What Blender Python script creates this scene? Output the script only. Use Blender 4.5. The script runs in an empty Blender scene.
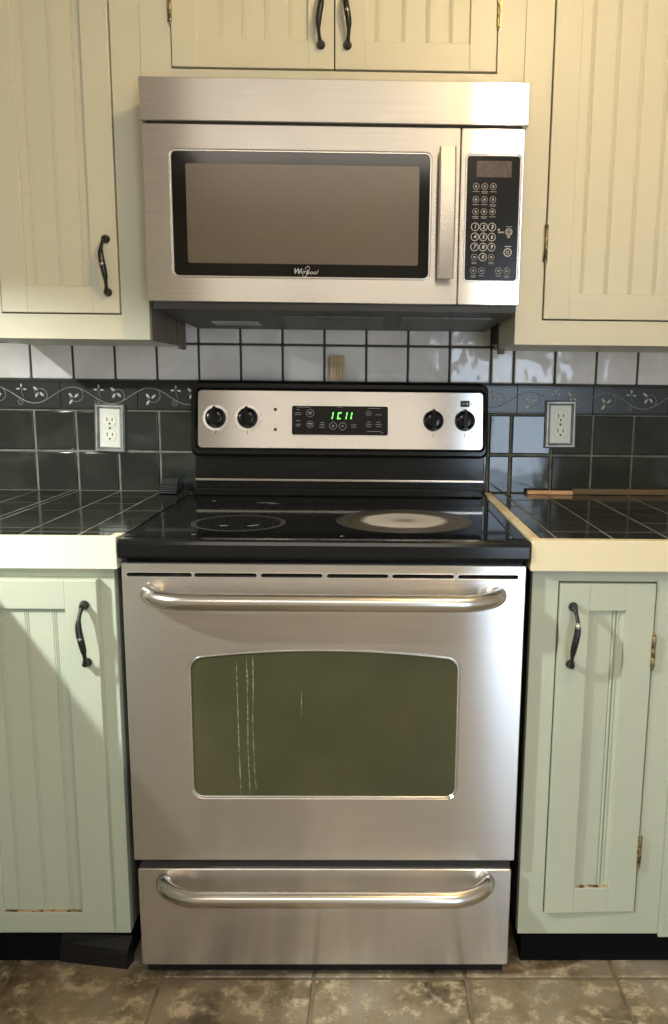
import bpy, bmesh, math, random
from mathutils import Vector, Matrix
from mathutils.geometry import tessellate_polygon
random.seed(7)
S = bpy.context.scene
COL = S.collection

# ------------------------------------------------------------------ camera
F_PX, PX_X, PX_Y = 788.1, 382.7, 513.5
cam_d = bpy.data.cameras.new('camera')
cam = bpy.data.objects.new('camera', cam_d); COL.objects.link(cam)
cam_d.sensor_fit = 'AUTO'; cam_d.sensor_width = 36.0
cam_d.lens = F_PX / 1024.0 * 36.0
cam_d.shift_x = (334 - PX_X) / 1024.0
cam_d.shift_y = (PX_Y - 512) / 1024.0
cam_d.clip_start = 0.02
def cam_axes(p, y, r):
    cy, sy, cp, sp = math.cos(y), math.sin(y), math.cos(p), math.sin(p)
    fwd = Vector((sy*cp, cy*cp, -sp)); right = Vector((cy, -sy, 0)); up = right.cross(fwd)
    cr, sr = math.cos(r), math.sin(r)
    return fwd, cr*right + sr*up, -sr*right + cr*up
fw, rt, up = cam_axes(0.1645, 0.0154, 0.0109)
M = Matrix((rt, up, -fw)).transposed().to_4x4()
M.translation = Vector((0.0851, -2.0921, 1.2056))
cam.matrix_world = M
S.camera = cam

# ------------------------------------------------------------------ light and exposure
S.view_settings.view_transform = 'Standard'
S.view_settings.look = 'None'
S.view_settings.gamma = 1.0
S.view_settings.use_curve_mapping = False
S.view_settings.exposure = 1.06
w = bpy.data.worlds.new('world'); S.world = w; w.use_nodes = True
w.node_tree.nodes['Background'].inputs[0].default_value = (0.60, 0.75, 1.0, 1)
w.node_tree.nodes['Background'].inputs[1].default_value = 0.6

def point_light(name, loc, power, color, radius):
    d = bpy.data.lights.new(name, 'POINT'); d.energy = power; d.color = color; d.shadow_soft_size = radius; d.use_soft_falloff = False
    o = bpy.data.objects.new(name, d); o.location = loc; COL.objects.link(o); return o
def area_light(name, loc, rot, power, color, sx, sy):
    d = bpy.data.lights.new(name, 'AREA'); d.energy = power; d.color = color
    d.shape = 'RECTANGLE'; d.size = sx; d.size_y = sy
    o = bpy.data.objects.new(name, d); o.location = loc; o.rotation_euler = rot; COL.objects.link(o); return o
ZPANEL = 2.368
WARM = (0.484, -1.385, 2.279)
COOL = (-1.17, -1.31, 1.62)
point_light('warm_bulb_light', WARM, 11, (1.0, 0.74, 0.40), 0.045)
point_light('cool_bulb_light', COOL, 53, (0.95, 1.0, 0.97), 0.022)
PANEL = (-0.15, -3.10, ZPANEL)
area_light('fill_panel_light', PANEL, (0, 0, 0), 11, (1.0, 0.89, 0.76), 1.4, 0.5)  # added fill light behind the camera, lifts the ambient and the steel
# daylight in the glass door of the room's far wall (x 0.85..1.55, z 0.10..1.98)
area_light('glass_door_daylight', (1.20, -4.22, 1.04), (math.pi/2, 0, 0), 17, (0.68, 0.83, 1.0), 0.67, 1.86)

# ------------------------------------------------------------------ materials
def mat(name, color, rough=0.5, metal=0.0, spec=0.5, coat=0.0, bump=None, mottle=None, aniso=0.0,
        emit=None, trans=0.0, ior=1.45, alpha=1.0):
    """bump=(scale, strength, (sx,sy,sz)); mottle=(scale, color2, lo, hi)"""
    m = bpy.data.materials.new(name); m.use_nodes = True
    nt = m.node_tree; b = nt.nodes['Principled BSDF']
    b.inputs['Base Color'].default_value = (*color, 1)
    b.inputs['Roughness'].default_value = rough
    b.inputs['Metallic'].default_value = metal
    b.inputs['Specular IOR Level'].default_value = spec
    b.inputs['IOR'].default_value = ior
    b.inputs['Coat Weight'].default_value = coat
    b.inputs['Transmission Weight'].default_value = trans
    b.inputs['Alpha'].default_value = alpha
    tc = None
    def coords(sc=(1, 1, 1)):
        nonlocal tc
        if tc is None: tc = nt.nodes.new('ShaderNodeTexCoord')
        mp = nt.nodes.new('ShaderNodeMapping'); mp.inputs['Scale'].default_value = sc
        nt.links.new(tc.outputs['Object'], mp.inputs['Vector']); return mp.outputs['Vector']
    if mottle:
        sc, c2, lo, hi = mottle[:4]
        n = nt.nodes.new('ShaderNodeTexNoise'); n.inputs['Scale'].default_value = sc
        n.inputs['Detail'].default_value = 2.5
        nt.links.new(coords(mottle[4] if len(mottle) > 4 else (1, 1, 1)), n.inputs['Vector'])
        r = nt.nodes.new('ShaderNodeValToRGB')
        r.color_ramp.elements[0].position = lo; r.color_ramp.elements[1].position = hi
        r.color_ramp.elements[0].color = (*color, 1); r.color_ramp.elements[1].color = (*c2, 1)
        nt.links.new(n.outputs['Fac'], r.inputs['Fac']); nt.links.new(r.outputs['Color'], b.inputs['Base Color'])
    if bump:
        n = nt.nodes.new('ShaderNodeTexNoise'); n.inputs['Scale'].default_value = bump[0]
        n.inputs['Detail'].default_value = bump[3] if len(bump) > 3 else 3
        nt.links.new(coords(bump[2]), n.inputs['Vector'])
        bp = nt.nodes.new('ShaderNodeBump'); bp.inputs['Strength'].default_value = bump[1]
        bp.inputs['Distance'].default_value = 0.004
        nt.links.new(n.outputs['Fac'], bp.inputs['Height']); nt.links.new(bp.outputs['Normal'], b.inputs['Normal'])
    if aniso:
        b.inputs['Anisotropic'].default_value = aniso
        t = nt.nodes.new('ShaderNodeTangent'); t.direction_type = 'UV_MAP'; t.uv_map = 'UVMap'
        nt.links.new(t.outputs['Tangent'], b.inputs['Tangent'])
    if emit:
        b.inputs['Emission Color'].default_value = (*emit[0], 1); b.inputs['Emission Strength'].default_value = emit[1]
    return m

PAINT = (0.485, 0.52, 0.405)
M_paint = mat('sage_paint', PAINT, 0.42, bump=(60, 0.10, (1, 1, 0.25)), mottle=(2.2, (0.45, 0.485, 0.38), 0.45, 0.7))
M_paintup = mat('cream_paint', (0.66, 0.63, 0.475), 0.38, bump=(60, 0.12, (1, 1, 0.25)), mottle=(2.5, (0.625, 0.595, 0.445), 0.45, 0.7))
M_groove = mat('bead_line_dirt', (0.50, 0.50, 0.37), 0.6)
M_inside = mat('cabinet_carcass', (0.05, 0.045, 0.035), 0.9)
M_rawwood = mat('raw_grey_wood', (0.26, 0.22, 0.17), 0.8, mottle=(9, (0.16, 0.13, 0.10), 0.4, 0.7, (4, 4, 0.6)))
M_edge = mat('painted_wood_edge', (0.80, 0.77, 0.62), 0.4, bump=(40, 0.1, (0.3, 1, 1)), mottle=(4, (0.76, 0.71, 0.55), 0.5, 0.75))
M_edgewarm = mat('warm_lit_paint_edge', (0.80, 0.70, 0.47), 0.4, bump=(40, 0.1, (0.3, 1, 1)), mottle=(4, (0.78, 0.66, 0.42), 0.5, 0.75))  # same paint as the left edge, warm lamp light put into the colour
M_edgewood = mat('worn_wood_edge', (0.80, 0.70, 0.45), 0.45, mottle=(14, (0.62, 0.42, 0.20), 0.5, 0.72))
M_iron = mat('black_iron', (0.012, 0.011, 0.010), 0.28, 0.0, 0.6, bump=(120, 0.25, (1, 1, 1)))
M_worn = mat('worn_iron', (0.45, 0.42, 0.38), 0.35, 0.8)
M_brass = mat('tarnished_brass', (0.42, 0.33, 0.17), 0.4, 0.9, mottle=(60, (0.08, 0.07, 0.05), 0.48, 0.62))
def brushed(name, c1, c2, rough, aniso):
    m = bpy.data.materials.new(name); m.use_nodes = True
    nt = m.node_tree; L = nt.links.new
    nt.nodes.remove(nt.nodes['Principled BSDF']); out = nt.nodes['Material Output']
    g = nt.nodes.new('ShaderNodeBsdfAnisotropic'); g.distribution = 'BECKMANN'
    g.inputs['Roughness'].default_value = rough; g.inputs['Anisotropy'].default_value = aniso
    t = nt.nodes.new('ShaderNodeTangent'); t.direction_type = 'UV_MAP'; t.uv_map = 'UVMap'; L(t.outputs['Tangent'], g.inputs['Tangent'])
    tc = nt.nodes.new('ShaderNodeTexCoord'); mp = nt.nodes.new('ShaderNodeMapping'); mp.inputs['Scale'].default_value = (1.0, 1, 60)
    L(tc.outputs['Object'], mp.inputs['Vector'])
    n = nt.nodes.new('ShaderNodeTexNoise'); n.inputs['Scale'].default_value = 6; n.inputs['Detail'].default_value = 4; L(mp.outputs['Vector'], n.inputs['Vector'])
    n2 = nt.nodes.new('ShaderNodeTexNoise'); n2.inputs['Scale'].default_value = 5; n2.inputs['Detail'].default_value = 4; L(tc.outputs['Object'], n2.inputs['Vector'])
    ad = nt.nodes.new('ShaderNodeMath'); ad.operation = 'MULTIPLY_ADD'; ad.inputs[1].default_value = 0.5; L(n.outputs['Fac'], ad.inputs[0])
    h = nt.nodes.new('ShaderNodeMath'); h.operation = 'MULTIPLY'; h.inputs[1].default_value = 0.5; L(n2.outputs['Fac'], h.inputs[0]); L(h.outputs[0], ad.inputs[2])
    r = nt.nodes.new('ShaderNodeValToRGB'); r.color_ramp.elements[0].position = 0.38; r.color_ramp.elements[1].position = 0.62
    r.color_ramp.elements[0].color = (*c1, 1); r.color_ramp.elements[1].color = (*c2, 1); L(ad.outputs[0], r.inputs['Fac']); L(r.outputs['Color'], g.inputs['Color'])
    d = nt.nodes.new('ShaderNodeBsdfDiffuse'); d.inputs['Color'].default_value = (0.45, 0.43, 0.40, 1)
    x = nt.nodes.new('ShaderNodeMixShader'); x.inputs[0].default_value = 0.20
    L(g.outputs[0], x.inputs[1]); L(d.outputs[0], x.inputs[2]); L(x.outputs[0], out.inputs['Surface'])
    return m
M_steel = brushed('brushed_steel', (0.66, 0.64, 0.615), (0.74, 0.72, 0.695), 0.248, -0.676)
M_steelp = mat('polished_steel_tube', (0.62, 0.59, 0.55), 0.24, 1.0)
M_rim = mat('bright_steel_rim', (0.80, 0.78, 0.74), 0.25, 0.9)
M_black = mat('black_enamel', (0.006, 0.0065, 0.006), 0.15, 0.0, 0.35, bump=(9, 0.02, (1, 1, 1)))
M_blackp = mat('black_plastic', (0.010, 0.010, 0.011), 0.35)
M_dark = mat('dark_cavity', (0.006, 0.006, 0.006), 0.9, spec=0.1)  # near-black for slots, toe spaces and the oven door liner
M_glassblk = mat('black_ceramic_glass', (0.006, 0.0065, 0.007), 0.06, 0.0, 0.5)
M_ovenglass = mat('oven_glass_olive_reflection', (0.055, 0.058, 0.026), 0.10, 0.0, 0.6, mottle=(5, (0.085, 0.080, 0.040), 0.4, 0.75))  # black glass, the room's olive reflection painted into the colour
M_mwglass = mat('black_door_glass', (0.008, 0.008, 0.007), 0.10, 0.0, 0.3)
M_mwmesh = mat('perforated_screen', (0.115, 0.095, 0.068), 0.22, 0.0, 0.6, mottle=(420, (0.125, 0.104, 0.075), 0.4, 0.6))
M_keypad = mat('keypad_black', (0.009, 0.008, 0.007), 0.2, 0.0, 0.3)
M_print = mat('pale_print', (0.62, 0.60, 0.54), 0.5)
M_printdim = mat('dim_print', (0.33, 0.32, 0.29), 0.5)
M_printblk = mat('black_print', (0.03, 0.03, 0.03), 0.5)
M_lcd = mat('unlit_display', (0.085, 0.065, 0.062), 0.2, mottle=(160, (0.12, 0.09, 0.085), 0.45, 0.65))
M_led = mat('green_segments', (0.1, 0.6, 0.05), 0.4, emit=((0.12, 1.0, 0.10), 1.6))
M_ledred = mat('red_indicator_lens', (0.22, 0.02, 0.015), 0.25)
M_under = mat('dark_greasy_underside', (0.022, 0.023, 0.017), 0.45)
M_filter = mat('aluminium_filter', (0.16, 0.155, 0.13), 0.45, 0.7, mottle=(180, (0.07, 0.07, 0.055), 0.45, 0.6))
M_lens = mat('frosted_lamp_lens', (0.42, 0.40, 0.34), 0.4)
M_whitetile = mat('grey_white_glaze', (0.84, 0.80, 0.76), 0.10, 0.0, 0.5, bump=(20, 0.9, (1, 1, 1), 1), mottle=(11, (0.74, 0.70, 0.66), 0.4, 0.65))
M_darktile = mat('dark_green_glaze', (0.020, 0.023, 0.019), 0.08, 0.0, 0.6, bump=(14, 0.22, (1, 1, 1), 1), mottle=(10, (0.030, 0.033, 0.026), 0.45, 0.65))
M_toptile = mat('counter_tile_glaze', (0.016, 0.018, 0.015), 0.10, 0.0, 0.6, bump=(14, 0.06, (1, 1, 1), 1), mottle=(9, (0.026, 0.028, 0.022), 0.45, 0.65))
M_border = mat('border_glaze', (0.020, 0.023, 0.019), 0.25, 0.0, 0.5)
M_relief = mat('relief_glaze', (0.22, 0.235, 0.20), 0.22, 0.0, 0.6)
M_leaf = mat('relief_leaf_glaze', (0.58, 0.59, 0.52), 0.25, 0.0, 0.6)
M_groutdk = mat('dark_grout', (0.075, 0.070, 0.055), 0.9, mottle=(30, (0.05, 0.047, 0.038), 0.4, 0.7))
M_groutlt = mat('olive_grout', (0.19, 0.19, 0.145), 0.85, mottle=(30, (0.11, 0.11, 0.08), 0.4, 0.7))
M_plaster = mat('room_plaster', (0.68, 0.63, 0.56), 0.9)
M_ceiling = mat('ceiling_paint', (0.74, 0.70, 0.62), 0.9)
M_pewter = mat('pewter_frame', (0.34, 0.35, 0.32), 0.38, 0.6, bump=(80, 0.15, (1, 1, 1)), mottle=(25, (0.24, 0.25, 0.22), 0.45, 0.65))
M_ivory = mat('ivory_plastic', (0.72, 0.71, 0.62), 0.35)
M_ivory2 = mat('pale_ivory_plastic', (0.80, 0.77, 0.62), 0.35)
M_pick = mat('toothpick_wood', (0.88, 0.68, 0.38), 0.6)
M_clear = mat('clear_plastic', (0.9, 0.9, 0.86), 0.06, alpha=0.04)
M_stick = mat('pale_stick_wood', (0.72, 0.46, 0.24), 0.5, mottle=(18, (0.55, 0.30, 0.14), 0.45, 0.7, (0.2, 1, 1)))
M_stickdk = mat('dark_stick_wood', (0.125, 0.085, 0.045), 0.6, mottle=(14, (0.20, 0.075, 0.035), 0.5, 0.7, (0.3, 1, 1)))
M_drip = mat('dried_drip', (0.27, 0.26, 0.17), 0.6, mottle=(140, (0.08, 0.08, 0.045), 0.42, 0.6))
M_crumb = mat('rust_crumbs', (0.50, 0.36, 0.20), 0.9, mottle=(90, (0.06, 0.04, 0.02), 0.48, 0.62))
M_bulb = mat('lit_warm_bulb', (1, 0.9, 0.7), 0.4, emit=((1.0, 0.78, 0.45), 8.0))
M_bulbc = mat('lit_white_bulb', (1, 1, 0.95), 0.4, emit=((1.0, 0.97, 0.9), 8.0))
M_white = mat('white_enamel', (0.75, 0.74, 0.70), 0.4)
M_shade = mat('dark_bronze_shade', (0.03, 0.025, 0.02), 0.5)
M_scuff = mat('pale_scuff', (0.22, 0.22, 0.20), 0.5)

def floor_material():
    m = bpy.data.materials.new('slate_floor_tile'); m.use_nodes = True
    nt = m.node_tree; b = nt.nodes['Principled BSDF']; L = nt.links.new
    tc = nt.nodes.new('ShaderNodeTexCoord')
    def noise(s, d, r=0.6):
        n = nt.nodes.new('ShaderNodeTexNoise'); n.inputs['Scale'].default_value = s
        n.inputs['Detail'].default_value = d; n.inputs['Roughness'].default_value = r
        L(tc.outputs['Object'], n.inputs['Vector']); return n.outputs['Fac']
    def ramp(f, *st):
        r = nt.nodes.new('ShaderNodeValToRGB')
        while len(r.color_ramp.elements) < len(st): r.color_ramp.elements.new(0.5)
        for e, (p, c) in zip(r.color_ramp.elements, st): e.position = p; e.color = (*c, 1)
        L(f, r.inputs['Fac']); return r.outputs['Color']
    def mix(a, c, f):
        x = nt.nodes.new('ShaderNodeMix'); x.data_type = 'RGBA'
        L(f, x.inputs['Factor']); L(a, x.inputs['A']); L(c, x.inputs['B']); return x.outputs['Result']
    n1 = noise(5.5, 6, 0.65); n2 = noise(20, 10, 0.75); n3 = noise(7, 4)
    base = ramp(n1, (0.36, (0.07, 0.050, 0.025)), (0.50, (0.22, 0.172, 0.105)), (0.66, (0.26, 0.23, 0.18)))
    pale = ramp(n2, (0.40, (0.14, 0.11, 0.068)), (0.60, (0.52, 0.43, 0.29)))
    f = ramp(n2, (0.49, (0, 0, 0)), (0.60, (0.8, 0.8, 0.8)))
    c = mix(base, pale, f)
    L(c, b.inputs['Base Color'])
    rr = ramp(n3, (0.3, (0.32, 0.32, 0.32)), (0.7, (0.6, 0.6, 0.6))); L(rr, b.inputs['Roughness'])
    bp = nt.nodes.new('ShaderNodeBump'); bp.inputs['Strength'].default_value = 0.5; bp.inputs['Distance'].default_value = 0.003
    L(n2, bp.inputs['Height']); L(bp.outputs['Normal'], b.inputs['Normal'])
    return m
M_floor = floor_material()
M_floorgrout = mat('sandy_grout', (0.20, 0.155, 0.10), 0.9, mottle=(25, (0.12, 0.09, 0.06), 0.4, 0.7))

def burner_material(cx, cy, R, strong):
    """rings on the glass around a burner, with cooked-on residue"""
    m = bpy.data.materials.new('burner_residue' if strong else 'burner_print'); m.use_nodes = True
    nt = m.node_tree; b = nt.nodes['Principled BSDF']; L = nt.links.new
    tc = nt.nodes.new('ShaderNodeTexCoord'); mp = nt.nodes.new('ShaderNodeMapping')
    mp.inputs['Location'].default_value = (-cx/R, -cy/R, 0); mp.inputs['Scale'].default_value = (1/R, 1/R, 0.0)
    L(tc.outputs['Object'], mp.inputs['Vector'])
    ln = nt.nodes.new('ShaderNodeVectorMath'); ln.operation = 'LENGTH'; L(mp.outputs['Vector'], ln.inputs[0])
    nz = nt.nodes.new('ShaderNodeTexNoise'); nz.inputs['Scale'].default_value = 30; nz.inputs['Detail'].default_value = 6
    L(tc.outputs['Object'], nz.inputs['Vector'])
    ad = nt.nodes.new('ShaderNodeMath'); ad.operation = 'MULTIPLY_ADD'
    L(nz.outputs['Fac'], ad.inputs[0]); ad.inputs[1].default_value = 0.10 if strong else 0.01; L(ln.outputs['Value'], ad.inputs[2])
    r = nt.nodes.new('ShaderNodeValToRGB'); L(ad.outputs[0], r.inputs['Fac'])
    if strong:
        st = [(0.0, (.22, .185, .145)), (.14, (.25, .22, .18)), (.28, (.46, .43, .38)), (.60, (.50, .47, .42)), (.69, (.13, .10, .06)),
              (.73, (.018, .014, .008)), (.79, (.085, .065, .033)), (.82, (.012, .010, .006)), (.90, (.020, .016, .009)), (.94, (.10, .08, .042)), (.97, (.012, .010, .006)), (1.06, (.03, .025, .016))]
    else:
        st = [(0.0, (.008, .008, .008)), (.90, (.009, .009, .009)), (.925, (.13, .125, .11)), (.95, (.012, .011, .010)), (.985, (.12, .115, .10)), (1.0, (.01, .01, .01))]
    while len(r.color_ramp.elements) < len(st): r.color_ramp.elements.new(0.5)
    for e, (p, c) in zip(r.color_ramp.elements, st): e.position = min(p, 1.0) if not strong else p/1.06; e.color = (*c, 1)
    if strong:
        sc = nt.nodes.new('ShaderNodeMath'); sc.operation = 'MULTIPLY'; sc.inputs[1].default_value = 1/1.06
        L(ad.outputs[0], sc.inputs[0]); L(sc.outputs[0], r.inputs['Fac'])
    L(r.outputs['Color'], b.inputs['Base Color']); b.inputs['Roughness'].default_value = 0.33 if strong else 0.10
    return m

# ------------------------------------------------------------------ mesh tools
class MB:
    def __init__(s): s.v = []; s.f = []; s.m = []; s.sm = []; s.mats = []
    def mi(s, m):
        if m not in s.mats: s.mats.append(m)
        return s.mats.index(m)
    def add(s, vs, fs, m, smooth=False):
        o = len(s.v); s.v += [tuple(v) for v in vs]; k = s.mi(m)
        for f in fs: s.f.append(tuple(i + o for i in f)); s.m.append(k); s.sm.append(smooth)
    def box(s, x0, x1, y0, y1, z0, z1, m, bev=0.0, seg=2):
        bm = bmesh.new(); bmesh.ops.create_cube(bm, size=1)
        for v in bm.verts:
            v.co = Vector(((x0+x1)/2 + v.co.x*(x1-x0), (y0+y1)/2 + v.co.y*(y1-y0), (z0+z1)/2 + v.co.z*(z1-z0)))
        if bev > 0:
            bmesh.ops.bevel(bm, geom=bm.edges[:], offset=bev, segments=seg, profile=0.5, affect='EDGES')
        s.bm(bm, m); bm.free()
    def bm(s, bm, m, smooth=False, mtx=None):
        bm.verts.index_update()
        vs = [(mtx @ v.co) if mtx else v.co.copy() for v in bm.verts]
        s.add(vs, [[v.index for v in f.verts] for f in bm.faces], m, smooth)
    def hull8(s, pts, m):
        """8 points: bottom 4 ccw then top 4"""
        s.add(pts, [(3, 2, 1, 0), (4, 5, 6, 7), (0, 1, 5, 4), (1, 2, 6, 5), (2, 3, 7, 6), (3, 0, 4, 7)], m)
    def tube(s, pts, rad, m, n=10, caps=True, flat=None):
        """tube along pts; rad is a number or list; flat=(a,b) scales the two cross axes"""
        pts = [Vector(p) for p in pts]
        if not isinstance(rad, (list, tuple)): rad = [rad]*len(pts)
        vs = []; prev = None
        for i, p in enumerate(pts):
            t = (pts[min(i+1, len(pts)-1)] - pts[max(i-1, 0)]).normalized()
            if prev is None:
                a = Vector((0, 0, 1)) if abs(t.z) < 0.9 else Vector((1, 0, 0))
                u = t.cross(a).normalized()
            else:
                u = (prev - t*prev.dot(t)).normalized()
            prev = u; w_ = t.cross(u)
            fa, fb = flat if flat else (1, 1)
            for k in range(n):
                c = 2*math.pi*k/n; vs.append(p + (u*math.cos(c)*fa + w_*math.sin(c)*fb)*rad[i])
        fs = []
        for i in range(len(pts)-1):
            for k in range(n): fs.append((i*n+k, i*n+(k+1) % n, (i+1)*n+(k+1) % n, (i+1)*n+k))
        s.add(vs, fs, m, True)
        if caps:
            o = len(pts)-1
            s.add(vs[:n], [tuple(range(n))[::-1]], m); s.add(vs[o*n:], [tuple(range(n))], m)
    def lathe(s, prof, c, axis, m, n=28):
        """prof: list of (r, h) along axis from c; smooth"""
        c = Vector(c); ax = Vector(axis).normalized()
        a = Vector((0, 0, 1)) if abs(ax.z) < 0.9 else Vector((1, 0, 0))
        u = ax.cross(a).normalized(); w_ = ax.cross(u)
        vs = []
        for r, h in prof:
            for k in range(n):
                t = 2*math.pi*k/n; vs.append(c + ax*h + (u*math.cos(t) + w_*math.sin(t))*max(r, 1e-5))
        fs = [(i*n+k, i*n+(k+1) % n, (i+1)*n+(k+1) % n, (i+1)*n+k) for i in range(len(prof)-1) for k in range(n)]
        s.add(vs, fs, m, True)
        s.add(vs[:n], [tuple(range(n))[::-1]], m); s.add(vs[-n:], [tuple(range(n))], m)
    def plate(s, outer, holes, y0, y1, m, cham=0.0015):
        """plate in the xz plane, front at y0 (towards the camera), back y1, outlines ccw seen from the front"""
        loops = [outer] + holes
        front = [offset(outer, -cham)] + [offset(h, cham) for h in holes]
        tri = tessellate_polygon([[Vector((p[0], p[1], 0)) for p in l] for l in front])
        flat = [p for l in front for p in l]
        s.add([(p[0], y0, p[1]) for p in flat], tri_orient(flat, tri), m)
        for l, fr in zip(loops, front):
            n = len(l)
            vs = [(p[0], y0, p[1]) for p in fr] + [(p[0], y0+cham, p[1]) for p in l] + [(p[0], y1, p[1]) for p in l]
            for a in (0, 1):
                s.add(vs, [(a*n+i, a*n+(i+1) % n, (a+1)*n+(i+1) % n, (a+1)*n+i) for i in range(n)], m)
        tri2 = tessellate_polygon([[Vector((p[0], p[1], 0)) for p in l] for l in loops])
        flat2 = [p for l in loops for p in l]
        s.add([(p[0], y1, p[1]) for p in flat2], [t[::-1] for t in tri_orient(flat2, tri2)], m)
    def ring(s, cx, cz, y, r0, r1, m, n=24, th=0.0003):
        vs = []
        for k in range(n):
            t = 2*math.pi*k/n
            for r in (r0, r1): vs.append((cx + r*math.cos(t), y, cz + r*math.sin(t)))
        fs = [(2*k, 2*k+1, (2*k+3) % (2*n), (2*k+2) % (2*n)) for k in range(n)]
        s.add(vs, fs, m)
    def text(s, body, cx, cz, y, size, m, shear=0.0, bold=0.0, align='CENTER', rot=0.0):
        c = bpy.data.curves.new('t', 'FONT'); c.body = body; c.size = size; c.shear = shear
        c.align_x = align; c.align_y = 'CENTER'; c.offset = bold; c.extrude = 0.0001; c.resolution_u = 2
        o = bpy.data.objects.new('t', c); COL.objects.link(o)
        dg = bpy.context.evaluated_depsgraph_get()
        me = bpy.data.meshes.new_from_object(o.evaluated_get(dg))
        ca, sa = math.cos(rot), math.sin(rot)
        vs = [(cx + v.co.x*ca - v.co.y*sa, y - v.co.z, cz + v.co.x*sa + v.co.y*ca) for v in me.vertices]
        s.add(vs, [tuple(p.vertices) for p in me.polygons], m)
        bpy.data.objects.remove(o); bpy.data.curves.remove(c); bpy.data.meshes.remove(me)
    def build(s, name, parent=None, origin=None, loc=None):
        me = bpy.data.meshes.new(name)
        o0 = Vector(origin) if origin else (root_loc(parent) if parent else Vector((0, 0, 0)))
        me.from_pydata([Vector(v) - o0 for v in s.v], [], s.f)
        for m in s.mats: me.materials.append(m)
        uv = me.uv_layers.new(name='UVMap')
        for p, k, sm in zip(me.polygons, s.m, s.sm):
            p.material_index = k; p.use_smooth = sm
            for li in p.loop_indices:
                co = s.v[me.loops[li].vertex_index]; uv.data[li].uv = (co[2], co[0] + 0.3*co[1])
        bm = bmesh.new(); bm.from_mesh(me)
        bmesh.ops.remove_doubles(bm, verts=bm.verts, dist=1e-6)
        bmesh.ops.recalc_face_normals(bm, faces=bm.faces); bm.to_mesh(me); bm.free()
        ob = bpy.data.objects.new(name, me); COL.objects.link(ob)
        if parent:
            ob.parent = parent; ob.location = o0 - root_loc(parent)
        else: ob.location = o0
        return ob
def root_loc(o):
    l = Vector((0, 0, 0))
    while o: l = l + o.location; o = o.parent
    return l
def area2(p): return sum(p[i][0]*p[(i+1) % len(p)][1] - p[(i+1) % len(p)][0]*p[i][1] for i in range(len(p)))
def tri_orient(flat, tri):
    out = []
    for t in tri:
        a, b, c = (flat[i] for i in t)
        out.append(tuple(t) if (b[0]-a[0])*(c[1]-a[1]) - (b[1]-a[1])*(c[0]-a[0]) > 0 else tuple(t[::-1]))
    return out
def offset(p, d):
    """outward offset of a ccw outline"""
    n = len(p); out = []; sg = 1 if area2(p) > 0 else -1
    for i in range(n):
        a, b, c = Vector(p[i-1]), Vector(p[i]), Vector(p[(i+1) % n])
        e1 = (b-a).normalized(); e2 = (c-b).normalized()
        n1 = Vector((e1.y, -e1.x)); n2 = Vector((e2.y, -e2.x)); k = n1+n2
        k = k/max(0.3, k.length_squared/2) if k.length > 1e-6 else n1
        out.append((b.x + k.x*d*sg, b.y + k.y*d*sg))
    return out
def rr(x0, x1, z0, z1, r, n=6):
    pts = []
    for cx, cz, a0 in ((x1-r, z0+r, -90), (x1-r, z1-r, 0), (x0+r, z1-r, 90), (x0+r, z0+r, 180)):
        for k in range(n+1):
            a = math.radians(a0 + 90*k/n); pts.append((cx + r*math.cos(a), cz + r*math.sin(a)))
    return pts
def rect(x0, x1, z0, z1): return [(x0, z0), (x1, z0), (x1, z1), (x0, z1)]
def thing(name, label, cat, loc, group=None):
    o = bpy.data.objects.new(name, None); o.empty_display_size = 0.05; COL.objects.link(o)
    o.location = loc; o['label'] = label; o['category'] = cat
    if group: o['group'] = group
    return o
def tag(o, label, cat, group=None):
    o['label'] = label; o['category'] = cat
    if group: o['group'] = group
    return o
def struct(o, label=None):
    o['kind'] = 'structure'
    if label: o['label'] = label
    return o

# ------------------------------------------------------------------ the room
XL, XR, YB, ZC = -2.9, 2.3, -4.25, 2.42
b = MB(); b.box(XL, XR, 0.0, 0.1, 0, ZC, M_plaster); wall_back = struct(b.build('wall_back'))
b = MB(); b.box(XL-0.1, XL, YB-0.1, 0.1, 0, ZC, M_plaster); struct(b.build('wall_left'))
b = MB(); b.box(XR, XR+0.1, YB-0.1, 0.1, 0, ZC, M_plaster); struct(b.build('wall_right'))
b = MB()   # the wall behind the photographer, with the glass door opening
WX0, WX1, WZ0, WZ1 = 0.85, 1.55, 0.10, 1.98
for x0, x1, z0, z1 in ((XL, WX0, 0, ZC), (WX1, XR, 0, ZC), (WX0, WX1, 0, WZ0), (WX0, WX1, WZ1, ZC)):
    b.box(x0, x1, YB-0.1, YB, z0, z1, M_plaster)
struct(b.build('wall_front'))
b = MB(); b.box(XL-0.1, XR+0.1, YB-0.1, 0.1, ZC, ZC+0.1, M_ceiling); struct(b.build('ceiling'))
b = MB()
for x0, x1, z0, z1 in ((WX0-0.07, WX1+0.07, WZ1, WZ1+0.08), (WX0-0.09, WX1+0.09, WZ0-0.06, WZ0), (WX0-0.07, WX0, WZ0, WZ1), (WX1, WX1+0.07, WZ0, WZ1),
                       (WX0, WX1, 0.84, 0.92)):
    b.box(x0, x1, YB+0.002, YB+0.025, z0, z1, M_white, 0.003)
struct(b.build('door_1'))

# floor: slate tiles on sandy grout
b = MB(); b.box(XL, XR, YB, 0, -0.06, -0.003, M_floorgrout)
gx = [-0.335 + 0.3118*k for k in range(-9, 10)]
for i in range(len(gx)-1):
    off = -0.652 if gx[i] > -0.34 else -0.835
    for k in range(-13, 4):
        x0, x1 = gx[i]+0.0035, gx[i+1]-0.0035; y0, y1 = off+0.3118*k+0.0035, off+0.3118*(k+1)-0.0035
        x0, x1, y0, y1 = max(x0, XL), min(x1, XR), max(y0, YB), min(y1, 0)
        if x1-x0 > 0.01 and y1-y0 > 0.01: b.box(x0, x1, y0, y1, -0.01, 0.0, M_floor, 0.0022, 1)
struct(b.build('floor'))

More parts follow.
